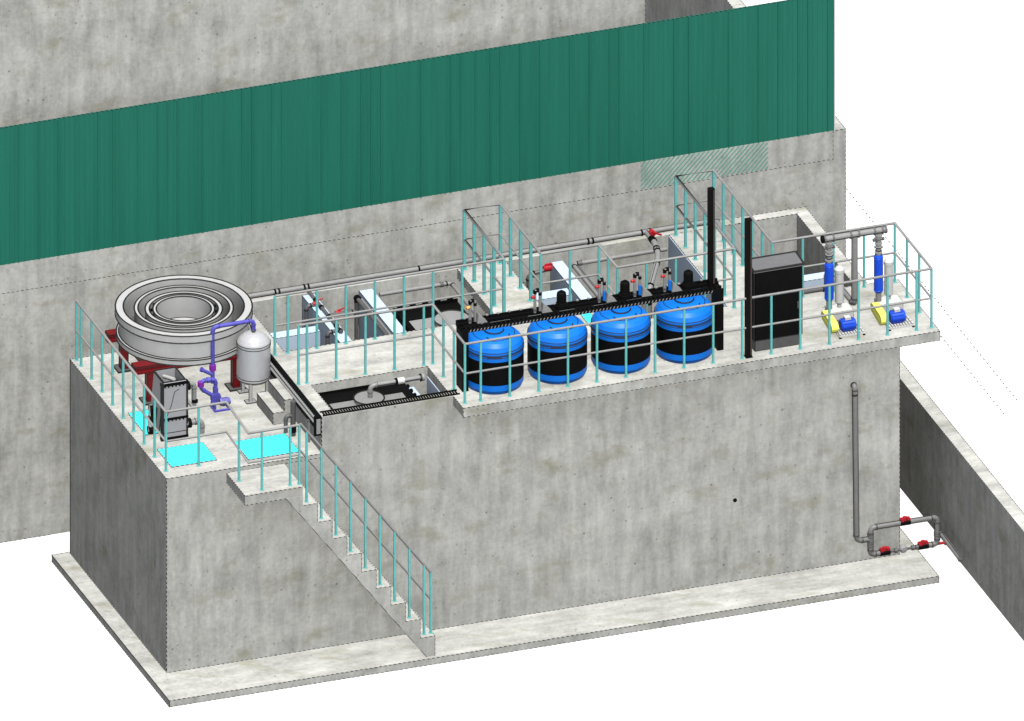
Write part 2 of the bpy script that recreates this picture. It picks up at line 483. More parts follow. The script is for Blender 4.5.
# ------------------------------------------------------------------ steps and staircase
s = mb()
s.prism([(2.35, ZL), (2.745, ZL), (2.745, 4.05), (2.55, 4.05), (2.55, 3.835), (2.35, 3.835)], 'y', 1.2, 2.0, C_)
for x, z in ((2.35, 3.835), (2.55, 4.05)):
    s.edge((x, 1.2, z), (x, 2.0, z), .010, L_); s.edge((x, 1.2, z), (x + .2, 1.2, z)); s.edge((x, 1.2, z - .21), (x, 1.2, z))
s.edge((2.55, 1.2, 3.835), (2.55, 2.0, 3.835))
s.edge((2.35, 1.2, ZL), (2.745, 1.2, ZL)); s.edge((2.745, 1.2, ZL), (2.745, 1.2, 4.05))
tag(s.build('concrete_steps'), 'short two-step concrete stair up to the upper deck beside the steel vessel', 'steps')

st = thing('staircase', (4.4, -.5, 0), 'steep concrete staircase down the front of the tank from a landing', 'stairs')
ZN = 3.55; n_t = 9; run = .26; rise = ZN / (n_t + 1 - .0 - .0) * .995
rise = (ZN - .375) / 9
l = mb().box(1.06, 2.08, -1.0, YF - .003, ZN - .17, ZN, C_)
for q in (((1.06, -1, ZN), (2.08, -1, ZN)), ((1.06, -1, ZN - .17), (1.78, -1, ZN - .17)), ((1.06, -1, ZN), (1.06, YF, ZN)), ((1.06, -1, ZN - .17), (1.06, YF, ZN - .17)), ((1.06, YF, ZN), (2.75, YF, ZN))):
    l.edge(*q)
l.build('landing', st)
pts = []
for k in range(n_t):
    z = ZN - rise * (k + 1); x = 2.083 + run * k
    pts += [(x, z), (x + run, z)]
xe = pts[-1][0]
outline = [(xe, .003), (xe, pts[-1][1])] + pts[::-1][1:] + [(2.083, ZN - .173), (1.79, ZN - .173), (xe - .14, .003)]
f = mb().prism(outline[::1], 'y', -1.0, YF - .003, C_)
for k in range(n_t):
    z = ZN - rise * (k + 1); x = 2.083 + run * k
    f.edge((x, -1, z), (x + run, -1, z), .009); f.edge((x + run, -1, z - rise), (x + run, -1, z), .008); f.edge((x + run, -1, z), (x + run, 0, z), .009)
f.edge((1.785, -.998, ZN - .173), (xe - .145, -.998, .003), .010)
f.edge((xe, -1, 0), (xe, -1, .37), .009)
f.build('flight', st)

# ------------------------------------------------------------------ railings
def postmesh(h, w):
    q = mb(); a = w / 2; ch = a * .35
    q.prism([(-a + ch, -a), (a - ch, -a), (a, -a + ch), (a, a - ch), (a - ch, a), (-a + ch, a), (-a, a - ch), (-a, -a + ch)], 'z', .004, h, M['post'])
    q.box(-a * 1.7, a * 1.7, -a * 1.7, a * 1.7, 0, .010, M['post'])
    me = q.build('tmp'); d = me.data; bpy.data.objects.remove(me); d.name = 'post'
    return d
PM = {}
def railing(label, path, h=1.10, sp=.515, w=.038, skip_first=False, skip_last=False, open_end=False, mid=.55, slope=None, first=None):
    root = thing('railing', path[0], label, 'railing', 'teal post railings')
    key = (round(h, 3), w)
    if key not in PM: PM[key] = postmesh(h, w)
    pos = []
    if slope is None:
        for i in range(len(path) - 1):
            a, b = Vector(path[i]), Vector(path[i + 1])
            d = b - a; n = max(1, round(d.length / sp))
            f = (first or {}).get(i)
            if f is not None:          # post pitch set out from a first short bay
                ts = [0.0]; t = f
                while t < d.length - .08: ts.append(t); t += sp
            else: ts = [d.length * k / n for k in range(n)]
            for k, t in enumerate(ts):
                if i == 0 and k == 0 and skip_first: continue
                pos.append(a + d.normalized() * t)
        if not skip_last: pos.append(Vector(path[-1]))
    else: pos = [Vector(p) for p in slope]
    for p in pos:
        if slope is not None and len(path) == 2 and path[0][2] != path[1][2]:   # cut to meet the raking rail
            t = (p.x - path[0][0]) / (path[1][0] - path[0][0])
            hh = h + path[0][2] + (path[1][2] - path[0][2]) * t - p.z
            key = (round(hh, 2), w)
            if key not in PM: PM[key] = postmesh(key[0], w)
        o = bpy.data.objects.new('post', PM[key]); COL.objects.link(o); o.parent = root; o.location = p - Vector(path[0])
    up = Vector((0, 0, 1))
    mb().tube([Vector(p) + up * h for p in path], .023, M['rail'], 8).build('top_rail', root)
    mb().tube([Vector(p) + up * mid for p in path], .019, M['rail'], 8).build('mid_rail', root)
    return root
railing('teal post railing along the left edge of the lower deck and round its landing',
        [(.09, 4.58, ZL), (.09, .2, ZL), (1.16, .2, ZL)], w=.038, first={0: .22, 1: .58}, skip_last=True)
railing('short teal post railing round the landing at the stair head',
        [(1.16, .2, ZL), (1.16, -.88, ZN), (2.06, -.88, ZN)], slope=[(1.16, -.42, ZN), (1.40, -.88, ZN), (1.90, -.88, ZN), (2.06, -.88, ZN)])
tr = []
for k in range(n_t):
    tr.append((2.083 + run * k + run * .42, -.88, ZN - rise * (k + 1)))
tr.append((xe - .03, -.88, ZN - rise * 9))
sl = [(2.08, -.88, ZN + .02), (xe - .03, -.88, ZN - rise * 9 + .03)]
railing('sloping teal post railing down the concrete staircase', sl, h=1.10, slope=tr, mid=.60)
railing('teal post railing on the walkway directly behind the front pit, turning towards the first barrel',
        [(2.8, 1.2, ZU), (5.17, 1.17, ZU), (5.17, -.4, ZU)], skip_last=True, first={0: .15, 1: .52})
railing('long teal post railing along the front edge before the blue barrels and cabinet',
        [(5.17, -.4, ZU), (13.44, -.4, ZU)], first={0: .28})
railing('teal post railing round the far right end of the deck behind the blowers',
        [(13.44, -.4, ZU), (13.44, 1.4, ZU), (11.27, 1.42, ZU)], skip_first=True)
railing('teal post railing round the rear bridge at the right, next to the black posts',
        [(11.27, 1.42, ZU), (11.27, 4.28, ZU), (10.6, 4.28, ZU), (10.6, 1.42, ZU)], skip_first=True, w=.044)
railing('teal post railing stepping round the pit behind the third and fourth barrels',
        [(10.6, 1.42, ZU), (8.53, 1.42, ZU), (8.53, 2.32, ZU), (7.5, 2.32, ZU)], skip_first=True)
railing('teal post railing round the rear bridge in the middle, left of the red ball valve',
        [(7.5, 2.32, ZU), (7.5, 4.3, ZU), (6.86, 4.3, ZU), (6.86, 2.36, ZU)], skip_first=True, w=.052)
railing('teal post railing on the rear edge of the walkway before the pale blue partitions',
        [(2.8, 2.36, ZU), (6.86, 2.36, ZU)], skip_last=True, first={0: .23})

# ------------------------------------------------------------------ cyan covers
def cover(x0, x1, y0, y1, z, label):
    q = mb().box(x0, x1, y0, y1, z + .001, z + .012, M['cyan']); q.boxedges(x0, x1, y0, y1, z + .006, z + .012, .008, D_)
    tag(q.build('hatch_cover'), label, 'hatch cover', 'cyan hatch covers')
cover(.22, 1.02, .28, .98, ZL, 'cyan hatch cover at the front left corner of the lower deck')
cover(1.52, 2.42, .10, .82, ZL, 'cyan hatch cover behind the landing at the stair head')
cover(.22, .72, 1.55, 2.42, ZL, 'cyan hatch cover under the left railing, partly behind the grey screen unit')
cover(8.10, 8.27, 1.5, 2.25, ZU, 'small cyan hatch cover glimpsed between the second and third barrels')

# ------------------------------------------------------------------ circular unit on red stand
RX, RY = 1.58, 3.45
zt = 4.91; zb_ = 4.36
ring = thing('circular_clarifier', (RX, RY, zb_), 'big round grey flotation tank of nested rings on a red stand', 'tank')
c = (RX, RY, 0)
SM = M['steel']
q = mb()
q.lathe([(1.01, zb_ + .06), (1.01, zt), (1.142, zt), (1.142, zt - .13), (1.085, zt - .14), (1.085, zb_ + .10), (1.125, zb_ + .09), (1.125, zb_), (.3, zb_)], c, SM, 72, False)
for r_, z_ in ((1.01, zt), (1.142, zt), (1.142, zt - .13), (1.087, zb_ + .10), (1.125, zb_ + .09), (1.125, zb_)): q.ringline(c, r_, z_, .014)
q.build('outer_ring', ring)
q = mb().lathe([(1.01, zb_ + .08), (.3, zb_ + .08)], c, M['darkgrey'], 72, False); q.build('floor', ring)  # dark floor colour paints in the shade between the rings
for r0, r1, dz in ((.827, .765, .03), (.645, .575, .05)):
    q = mb().lathe([(r0, zb_ + .085), (r0, zt - dz), (r1, zt - dz), (r1, zb_ + .085)], c, SM, 64, False)
    for r_ in (r0, r1): q.ringline(c, r_, zt - dz, .014)
    q.build('inner_ring', ring)
q = mb().lathe([(.515, zb_ + .085), (.515, zt - .05), (.46, zt - .05), (.46, zt - .44), (0, zt - .46)], c, SM, 56, False)
for r_ in (.515, .46): q.ringline(c, r_, zt - .05, .014)
q.ringline(c, .455, zt - .44, .010)
q.build('centre_well', ring)
q = mb()
for k in range(16):
    a = k * math.pi / 8
    q.box(RX + .545 * math.cos(a) - .02, RX + .545 * math.cos(a) + .02, RY + .545 * math.sin(a) - .02, RY + .545 * math.sin(a) + .02, zt - .11, zt - .07, M['black'])
q.build('spacer', ring)

fr = thing('support_stand', (RX, RY, ZL), 'dark red steel stand under the round tank', 'stand')
RM = M['red']
for y in (2.74, 4.02):
    q = mb().box(.42, 2.5, y - .13, y + .06, zb_ - .05, zb_ - .003, RM); q.box(.42, 2.5, y - .012, y + .012, zb_ - .15, zb_ - .05, RM); q.box(.42, 2.5, y - .06, y + .06, zb_ - .19, zb_ - .15, RM)
    q.boxedges(.42, 2.5, y - .13, y + .06, zb_ - .05, zb_ - .01, .012)
    q.build('cross_beam', fr)
for x in (.72, 2.2):
    q = mb().box(x - .06, x + .06, 2.805, 3.955, zb_ - .17, zb_ - .01, RM); q.boxedges(x - .06, x + .06, 2.805, 3.955, zb_ - .17, zb_ - .01, .010); q.build('side_beam', fr)
for x, y in ((.72, 2.74), (2.24, 2.74), (.72, 4.02), (2.24, 4.02)):
    q = mb().box(x - .06, x + .06, y - .06, y + .06, ZL + .02, zb_ - .19, RM); q.boxedges(x - .06, x + .06, y - .06, y + .06, ZL + .02, zb_ - .2, .012)
    lg = q.build('leg', fr)
    mb().ebox(x - .14, x + .14, y - .14, y + .14, ZL, ZL + .02, M['darkgrey'], .012).build('foot_plate', lg)

# ------------------------------------------------------------------ steel vessel
VX, VY, VR = 2.415, 2.34, .283
v = thing('pressure_vessel', (VX, VY, ZL), 'upright stainless steel vessel with domed top on three legs', 'vessel')
zc0, zc1 = 3.975, 4.63
vm = M['vessel']
q = mb(); c = (VX, VY, 0)
q.lathe([(VR, zc0), (VR, zc1)], c, vm, 48)
for z in (zc0, zc0 + .045, zc1, zc1 - .05): q.ringline(c, VR, z, .008)
q.build('shell', v)
q = mb().lathe([(VR, zc1), (VR * .95, zc1 + .035), (VR * .82, zc1 + .085), (VR * .6, zc1 + .135), (VR * .36, zc1 + .165), (.05, zc1 + .175), (0, zc1 + .176)], c, vm, 48); q.build('dome', v)
q = mb().lathe([(0, zc0 - .12), (VR * .5, zc0 - .10), (VR * .85, zc0 - .05), (VR, zc0)], c, vm, 48); q.build('bottom_dish', v)
q = mb().lathe([(.032, zc1 + .15), (.032, zc1 + .20), (.045, zc1 + .20), (.045, zc1 + .225), (0, zc1 + .225)], c, M['darkgrey'], 16); q.build('nozzle', v)
for an in (238, 358, 118):
    x, y = VX + .235 * math.cos(R(an)), VY + .235 * math.sin(R(an))
    lg = mb().tube([(x, y, ZL + .01), (x, y, zc0 - .02)], .032, M['steel'], 10)
    lg = lg.edge((x - .033, y - .01, ZL + .01), (x - .033, y - .01, zc0 - .05), .008, L_).build('leg', v)
    mb().ebox(x - .09, x + .09, y - .07, y + .07, ZL, ZL + .012, M['grey'], .008).build('foot_plate', lg)

# ------------------------------------------------------------------ violet pipework and pump
PX = 1.69
VM = M['violet']
vp = thing('violet_pipe', (PX, VY, ZL), 'violet pipe rising from the pump and bending over into the vessel top', 'pipe')
q = mb().pipe([(VX, VY, zc1 + .225), (VX, VY, 5.02), (PX, VY, 5.02), (PX, VY, 3.98)], .036, VM, .10, 12, ring=VM)
q.build('riser', vp)
q = mb().collar((PX, VY, 4.42 - .15), (0, 0, 1), .058, .10, M['magenta'], 12)
q.build('union', vp)
q = mb().pipe([(PX - .22, VY - .02, 4.28), (PX - .03, VY - .02, 4.16)], .03, VM, .05); q.collar((PX - .2, VY - .02, 4.27), (1, 0, -.6), .045, .03, VM); q.build('branch', vp)
pu = thing('violet_pump', (PX + .03, VY - .16, ZL), 'small violet pump with valve loop beside the steel vessel', 'pump')
py = VY - .14
q = mb().pipe([(PX, py, 3.95), (PX, py, 4.12), (PX - .26, py, 4.12), (PX - .26, py, 3.98), (PX - .05, py, 3.82)], .034, VM, .07, ring=VM); q.build('bypass_loop', pu)
q = mb().collar((PX - .26, py, 4.07), (0, 0, 1), .055, .09, M['magenta']).collar((PX - .13, py, 4.12), (1, 0, 0), .05, .05, VM); q.build('valve', pu)
q = mb().lathe([(0, -.05), (.085, -.05), (.095, 0), (.075, .05), (.04, .06), (0, .06)], (PX, py, 3.78), VM, 20, axis='y').box(PX - .035, PX + .035, py - .04, py + .04, 3.85, 3.96, VM); q.build('casing', pu)
q = mb().lathe([(0, 0), (.060, 0), (.068, .03), (.068, .15), (.05, .18), (0, .18)], (PX + .03, py - .13, 3.74), plain('violet_shell', (.20, .19, .46), .5), 16, axis='x')
for k in range(5): q.lathe([(.067, .035 + k * .025), (.076, .038 + k * .025), (.076, .044 + k * .025), (.067, .047 + k * .025)], (PX + .03, py - .13, 3.74), VM, 16, False, axis='x')
q.build('motor', pu)
q = mb().box(PX - .10, PX + .22, py - .24, py - .20, ZL, ZL + .025, VM).box(PX - .10, PX + .22, py + .02, py + .06, ZL, ZL + .025, VM).box(PX - .10, PX - .06, py - .20, py + .02, ZL, ZL + .025, VM).box(PX + .18, PX + .22, py - .20, py + .02, ZL, ZL + .025, VM); q.box(PX - .08, PX - .05, py - .18, py + .02, ZL + .025, 3.72, VM); q.box(PX + .14, PX + .17, py - .19, py - .07, ZL + .025, 3.68, VM); q.build('base_frame', pu)

# ------------------------------------------------------------------ grey screen unit
cx0, cx1, cy0, cy1 = .41, .85, 1.27, 1.33
sc_ = thing('screen_unit', (.63, 1.4, ZL), 'grey steel screen box with thick black flanges and open hopper, on the lower deck', 'screen')
BK_ = M['black']
gm = plain('screen_grey', (.38, .38, .395), .5, var=.03)
q = mb().box(cx0, cx1, cy0, cy1, ZL + .02, 4.66, gm)
q.edge((cx1, cy0, ZL + .02), (cx1, cy0, 4.66), .03, L_); q.edge((cx0, cy0, ZL + .02), (cx0, cy0, 4.66), .05, L_)
q.edge((cx0, cy0, ZL + .13), (cx1, cy0, ZL + .13), .012, L_)
q.tube([(cx0 + .30, cy0 - .004, 4.54), (cx0 + .22, cy0 - .004, 4.50), (cx0 + .16, cy0 - .004, 4.25), (cx0 + .07, cy0 - .004, 4.03)], .006, L_, 5)
q.build('front_panel', sc_)
for z, t_ in ((4.65, .05), (4.01, .04), (ZL + .03, .045)):
    q = mb().box(cx0 - .02, cx1 + .02, cy0 - .02, cy0 - .001, z - t_ / 2, z + t_ / 2, M['black']).box(cx1 + .001, cx1 + .02, cy0 - .001, cy1, z - t_ / 2, z + t_ / 2, M['black']).box(cx0 - .02, cx0 - .001, cy0 - .001, cy1, z - t_ / 2, z + t_ / 2, M['black'])
    for k in range(6): q.box(cx0 + .03 + k * .065, cx0 + .055 + k * .065, cy0 - .03, cy0 - .02, z - t_ * .9, z - t_ * .1, M['black'])
    q.build('flange', sc_)
# hopper behind (open box, sloping back)
q = mb(); t_ = .014
hx0, hx1, hy0, hy1, hz = .46, .84, 1.335, 1.80, 4.66
q.prism([(hx0 - .08, ZL + .15), (hx1, ZL + .15), (hx1, hz), (hx0, hz)], 'y', hy0, hy0 + t_, gm)
q.prism([(hx0 - .08, ZL + .15), (hx1, ZL + .15), (hx1, hz), (hx0, hz)], 'y', hy1, hy1 + t_, gm)
q.box(hx1 - t_, hx1, hy0 + t_, hy1, ZL + .15, hz, gm)
q.prism([(hx0 - .08, ZL + .15), (hx0 - .08 + t_, ZL + .15), (hx0 + t_, hz), (hx0, hz)], 'y', hy0 + t_, hy1, gm)
q.box(hx0, hx1 - t_, hy0 + t_, hy1, 4.42, 4.43, M['darkgrey'])
for y in (hy0, hy1 + t_): q.edge((hx0, y, hz), (hx1, y, hz), .026, L_)
for x in (hx0, hx1): q.edge((x, hy0, hz), (x, hy1, hz), .026, L_)
q.edge((hx0, hy0, hz), (hx0 - .08, hy0, ZL + .15), .016, L_)
q.build('hopper', sc_)
q = mb().tube([(.60, 1.72, 4.58), (.68, 1.44, 4.64)], .035, M['steel'], 12); q.build('inlet_pipe', sc_)
for x in (hx0 - .04, hx1 - .06):
    q = mb().box(x, x + .05, hy1 - .08, hy1 - .03, ZL, ZL + .15, M['darkgrey']); q.build('leg', sc_)
q = mb()
for k in range(3): q.lathe([(0, -.035), (.075, -.035), (.075, .035), (0, .035)], (.28 + .03 * k, 1.50 + .05 * k, 3.74 + .17 * k), BK_, 14, False, axis='x')
q.tube([(.27, 1.48, 3.72), (.34, 1.62, 4.15)], .04, M['grey'], 10); q.box(.30, .42, 1.50, 1.56, 3.74, 4.12, BK_); q.build('gear_drive', sc_)
q = mb().pipe([(cx1 - .01, 1.40, 4.52), (1.02, 1.40, 4.54), (1.02, 1.40, 4.12)], .042, M['pipe'], .09)
q.collar((cx1 + .05, 1.36, 4.525), (1, 0, 0), .075, .05, M['black']).collar((1.02, 1.36, 4.22), (0, 0, 1), .055, .04, M['black'])
q.tube([(cx1, 1.5, 4.32), (.99, 1.38, 4.10)], .03, M['grey'], 8); q.build('outlet_pipe', sc_)
q = mb().pipe([(cx1 - .01, 1.3, 3.86), (1.12, 1.3, 3.87), (1.12, 1.3, 3.64)], .05, M['pipe'], .10).collar((cx1 + .05, 1.3, 3.86), (1, 0, 0), .085, .05, M['black']); q.build('drain_pipe', sc_)

# little dark pipe stand by the steps
q = mb().tube([(2.53, .72, ZL), (2.53, .72, 4.26)], .045, M['darkgrey'], 10).pipe([(2.52, .72, 4.0), (2.40, .72, 4.0), (2.40, .72, 3.7)], .035, M['darkpipe'], .06)
q.collar((2.53, .72, 3.75), (0, 0, 1), .055, .12, M['black'])
tag(q.build('standpipe'), 'dark standpipe with a side elbow in front of the small concrete steps', 'pipe')
q = mb().tube([(2.70, .40, ZL), (2.70, .40, 4.02)], .022, M['pipe'], 8).collar((2.70, .40, 4.02), (0, 0, 1), .032, .03, M['darkpipe'])
tag(q.build('vent_pipe'), 'thin grey vent pipe against the dark side of the upper deck', 'pipe')

# ------------------------------------------------------------------ cable trays
BK = M['black']
ct = thing('cable_tray', (2.66, 0, ZU - .28), 'black ladder cable tray fixed to the side and front lip of the upper deck', 'cable tray')
q = mb()
q.box(2.70, 2.745, -.03, 3.6, ZU - .045, ZU + .02, BK); q.box(2.70, 2.745, -.03, 3.6, ZU - .30, ZU - .26, BK); q.box(2.738, 2.746, -.03, 3.6, ZU - .26, ZU - .045, M['pipe'])
for k in range(60): q.box(2.712, 2.737, -.02 + k * .06, .0 + k * .06, ZU - .26, ZU - .045, BK)
for k in range(2): q.box(2.68, 2.74, -.03, 3.6, ZU - .11 - .09 * k, ZU - .095 - .09 * k, M['grey'])
q.build('side_run', ct)
q = mb().box(2.62, 2.748, -.075, -.035, ZU - .34, ZU + .02, BK); q.box(2.655, 2.725, -.085, -.075, ZU - .30, ZU - .03, M['grey']); q.build('end_bracket', ct)
q = mb()
q.box(2.77, 5.20, -.075, -.06, ZU + .005, ZU + .03, BK); q.box(2.77, 5.20, .07, .085, ZU + .005, ZU + .03, BK)
for k in range(52): q.prism([(2.80 + k * .046, -.06), (2.826 + k * .046, -.06), (2.826 + k * .046, .07), (2.80 + k * .046, .07)], 'z', ZU + .004, ZU + .022, BK)
q.build('front_run', ct)

# ------------------------------------------------------------------ barrels and rack
BX0, BY, BR, BS = 5.875, .13, .497, 1.124
bn = ['blue and black barrel at the left end of the row, beside the black rack post',
      'second blue and black barrel from the left, standing below the first black mixer motor',
      'third blue and black barrel from the left, left of the grey drop pipe',
      'blue and black barrel at the right end of the row, below the tall black post']
proto = thing('dosing_barrel', (BX0, BY, ZU), bn[0], 'barrel', 'blue dosing barrels')
c = (BX0, BY, ZU)
bl = M['blue']
q = mb().lathe([(0, .0), (BR * .86, .0), (BR * .95, .03), (BR, .09), (BR, .2)], c, bl, 48); q.lathe([(BR, .62), (BR, .735), (BR * .992, .742), (BR * .992, .752), (BR, .76), (BR * .985, .80), (BR * .93, .87), (BR * .82, .93), (BR * .66, .965), (BR * .4, .985), (0, .99)], c, bl, 48)
q.build('body', proto)
q = mb().lathe([(BR + .003, .195), (BR + .003, .63)], c, M['band'], 48)
q.build('middle_band', proto)
q = mb().lathe([(BR + .002, .722), (BR + .010, .727), (BR + .010, .742), (BR + .002, .748)], c, M['line'], 48); q.ringline((BX0, BY), BR * .995, ZU + .79, .008); q.build('hoop', proto)
q = mb().lathe([(.14, .985), (.155, .985), (.155, 1.02), (.14, 1.02), (.0, 1.02)], c, bl, 28); q.ringline((BX0, BY), .16, ZU + 1.0, .014); q.ringline((BX0, BY), BR * .70, ZU + .958, .007); q.ringline((BX0, BY), BR + .004, ZU + .70, .006); q.build('lid', proto)
hd = mb()
x, y = BX0, BY - BR * .86
pr = [(BX0 - .2, BY - .20, ZU + .985), (BX0 - .15, BY - .30, ZU + .955), (BX0, BY - .345, ZU + .945), (BX0 + .15, BY - .30, ZU + .955), (BX0 + .2, BY - .20, ZU + .985)]
hd.tube(pr, .011, M['line'], 6)
hd.tube([(BX0, BY - .34, ZU + .95), (BX0 + .01, BY - .42, ZU + .88)], .012, M['line'], 6)
hd.tube([(BX0 - .05, BY - .435, ZU + .86), (BX0 + .07, BY - .43, ZU + .875)], .016, M['line'], 6)
hd.build('handle', proto)
q = mb()
for k in range(-4, 5):
    a = -math.pi / 2 - .35 + k * .055
    q.tube([(BX0 + (BR + .006) * math.cos(a), BY + (BR + .006) * math.sin(a), ZU + .715), (BX0 + (BR + .006) * math.cos(a + .055), BY + (BR + .006) * math.sin(a + .055), ZU + .715)], .006, M['line'], 5)
q.build('seam_rib', proto)
for k in range(1, 4):
    o = copy_tree(proto); o.location = (BX0 + BS * k, BY, ZU); o['label'] = bn[k]

rk = thing('dosing_rack', (5.27, .15, ZU), 'long black steel rack spanning over the row of blue barrels', 'rack')
zr = 5.45
PB = M['post_black']
for x in (5.27, 9.79):
    q = mb().box(x, x + .045, 0, .3, ZU, zr - .06, PB); q.box(x + .045, x + .11, 0, .03, ZU, zr - .06, PB); q.box(x + .045, x + .11, .27, .3, ZU, zr - .06, PB)
    q.box(x + .045, x + .10, .03, .05, ZU + .3, ZU + .32, M['grey']); q.build('end_post', rk)
q = mb().box(5.27, 9.90, .24, .30, zr - .06, zr, BK); q.box(5.27, 9.90, .30, .33, zr - .06, zr + .04, BK)
for k in range(22): q.box(5.4 + k * .2, 5.44 + k * .2, .302, .334, zr + .04, zr + .06, M['grey'])
q.build('rear_beam', rk)
q = mb().box(5.27, 9.90, 0, .03, zr - .06, zr - .008, BK); q.box(5.27, 9.90, .10, .13, zr - .06, zr - .004, BK)
for k in range(58):
    q.prism([(5.34 + k * .078, .03), (5.375 + k * .078, .03), (5.375 + k * .078, .10), (5.34 + k * .078, .10)], 'z', zr - .03, zr - .006, BK)
for k in range(70): q.prism([(5.40 + k * .062, zr - .05), (5.415 + k * .062, zr - .05), (5.432 + k * .062, zr - .016), (5.417 + k * .062, zr - .016)], 'y', -.006, -.0005, M['grey'])
q.build('ladder_tray', rk)
q = mb()
for x in (5.36, 6.2, 6.75, 7.35, 7.95, 8.55, 9.1, 9.6): q.box(x, x + .30, .13, .24, zr - .06, zr - .03, BK)
q.build('shelf_plate', rk)

# mixer motors
def motor(k, lab):
    x = BX0 + .16 + BS * k - .035
    root = thing('mixer_motor', (x, .27, zr), lab, 'motor', 'black mixer motors')
    c = (x, .27, zr)
    q = mb().lathe([(.082, .05), (.082, .23), (.075, .265), (.05, .285), (0, .29)], c, BK, 20)
    q.lathe([(.082, .055), (.090, .06), (.090, .085), (.082, .09)], c, BK, 20)
    q.build('housing', root)
    mb().lathe([(.115, .005), (.115, .05), (.082, .055)], c, BK, 20).build('mounting_flange', root)
    q = mb().lathe([(.03, .288), (.03, .30), (0, .302)], c, BK, 12); q.build('cap', root)
for k, lab in ((1, 'leftmost black domed mixer motor, over the second barrel'), (2, 'middle black domed mixer motor, over the third barrel'), (3, 'rightmost black domed mixer motor, over the fourth barrel')): motor(k, lab)

# dosing valve assemblies
def dosing(x, lab, first=None, mat='valve', blue=True):
    root = thing('dosing_valve', (x, .22, zr), lab, 'valve', 'dosing valve assemblies')
    y = .22
    q = mb().pipe([(x - .045, y, zr), (x - .045, y, zr + .40), (x + .045, y, zr + .40), (x + .045, y, zr + (.2 if blue else .02))], .024, M['pipe'], .05, 10, ring=BK)
    q.collar((x - .045, y, zr + .38), (0, 0, 1), .032, .06, BK).collar((x + .045, y, zr + .33), (0, 0, 1), .030, .04, BK).collar((x, y, zr + .41), (1, 0, 0), .034, .05, BK).collar((x - .045, y, zr + .05), (0, 0, 1), .032, .05, M['darkgrey'])
    q.build('pipe_loop', root)
    if blue: mb().tube([(x + .045, y, zr + .02), (x + .045, y, zr + .2)], .03, M['blue'], 10).build('sleeve', root)
    q = mb().lathe([(0, -.03), (.026, -.03), (.03, 0), (.026, .03), (0, .03)], (x - .085, y - .02, zr + .30), M[mat], 12, axis='x'); q.tube([(x - .12, y - .02, zr + .30), (x - .12, y - .10, zr + .33)], .012, M[mat], 6)
    q.build('valve_handle', root)
    q = mb().prism([(x + .06, zr + .005), (x + .24, zr + .005), (x + .08, zr + .17)], 'y', y - .08, y + .06, M['grey']); q.build('bracket', root)
for x, lab, mt, bl_ in ((5.53, 'dosing valve loop with an orange handle at the left end of the rack', 'orange', False), (6.68, 'dosing valve loop on the rack between the first and second barrels', 'valve', False),
                   (7.82, 'dosing valve loop with blue sleeve on the rack between the second and third barrels', 'valve', True),
                   (8.45, 'dosing valve loop with red handle right of the middle mixer motor', 'valve', True), (8.98, 'dosing valve loop with red handle and blue sleeve left of the rightmost mixer motor', 'valve', True)):
    dosing(x, lab, mat=mt, blue=bl_)

# cable posts
def cpost(x, y, z0, z1, lab, w=.10):
    root = thing('cable_post', (x, y, z0), lab, 'post')
    a = w / 2
    q = mb().box(x - a, x + a, y - a, y - a + .02, z0 + .015, z1, PB); q.box(x - a, x - a + .015, y - a + .02, y + a, z0 + .015, z1, PB); q.box(x + a - .015, x + a, y - a + .02, y + a, z0 + .015, z1, PB); q.box(x - a, x + a, y - a, y + a, z1, z1 + .02, PB)
    q.build('channel', root)
    mb().box(x - a * 1.2, x + a * 1.2, y - a * 1.2, y + a * 1.2, z0, z0 + .015, PB).build('base_plate', root)
    mb().box(x + a - .03, x + a - .005, y - a - .006, y - a, z0 + .05, z1, plain('post_edge_%d' % int(x), (.05, .035, .03), .5)).build('edge_strip', root)
cpost(9.74, .17, zr + .001, 7.24, 'tall black cable post rising from the right end of the barrel rack')
cpost(10.20, -.38, ZU, 6.85, 'black cable post standing on the deck beside the black cabinet')

# control cabinet
kx0, kx1, ky0, ky1 = 10.35, 11.2, -.26, .09
cb = thing('control_cabinet', (10.78, -.1, ZU), 'black control cabinet with sloping grey roof and grey plinth', 'cabinet')
cm = plain('cabinet_black', (.004, .004, .004), .7, spec=.05)
q = mb().box(kx0, kx1, ky0 + .012, ky1, ZU + .2, 5.78, cm); q.boxedges(kx0, kx1, ky0 + .012, ky1, ZU + .2, 5.78, .014); q.build('body', cb)
dr = mb().box(kx0 + .02, kx1 - .02, ky0, ky0 + .010, ZU + .22, 5.75, M['black']).build('door', cb)
mb().box(kx1 - .09, kx1 - .07, ky0 - .02, ky0, 5.0, 5.12, M['darkgrey']).build('handle', dr)
q = mb().box(kx0 + .02, kx1 - .02, ky0 + .02, ky1 - .02, ZU, ZU + .2, M['darkgrey']); q.boxedges(kx0 + .02, kx1 - .02, ky0 + .02, ky1 - .02, ZU, ZU + .195, .012); q.build('plinth', cb)
rm = plain('roof_grey', (.15, .15, .155), .5)
q = mb().prism([(ky0 - .03, 5.782), (ky1 + .03, 5.782), (ky1 + .03, 5.85), (ky0 - .03, 5.82)], 'x', kx0 - .02, kx1 + .02, rm)
q.tube([(kx0 - .02, ky0 - .03, 5.82), (kx1 + .02, ky0 - .03, 5.82), (kx1 + .02, ky1 + .03, 5.85), (kx0 - .02, ky1 + .03, 5.85), (kx0 - .02, ky0 - .03, 5.82)], .02, L_, 5)
q.build('roof', cb)

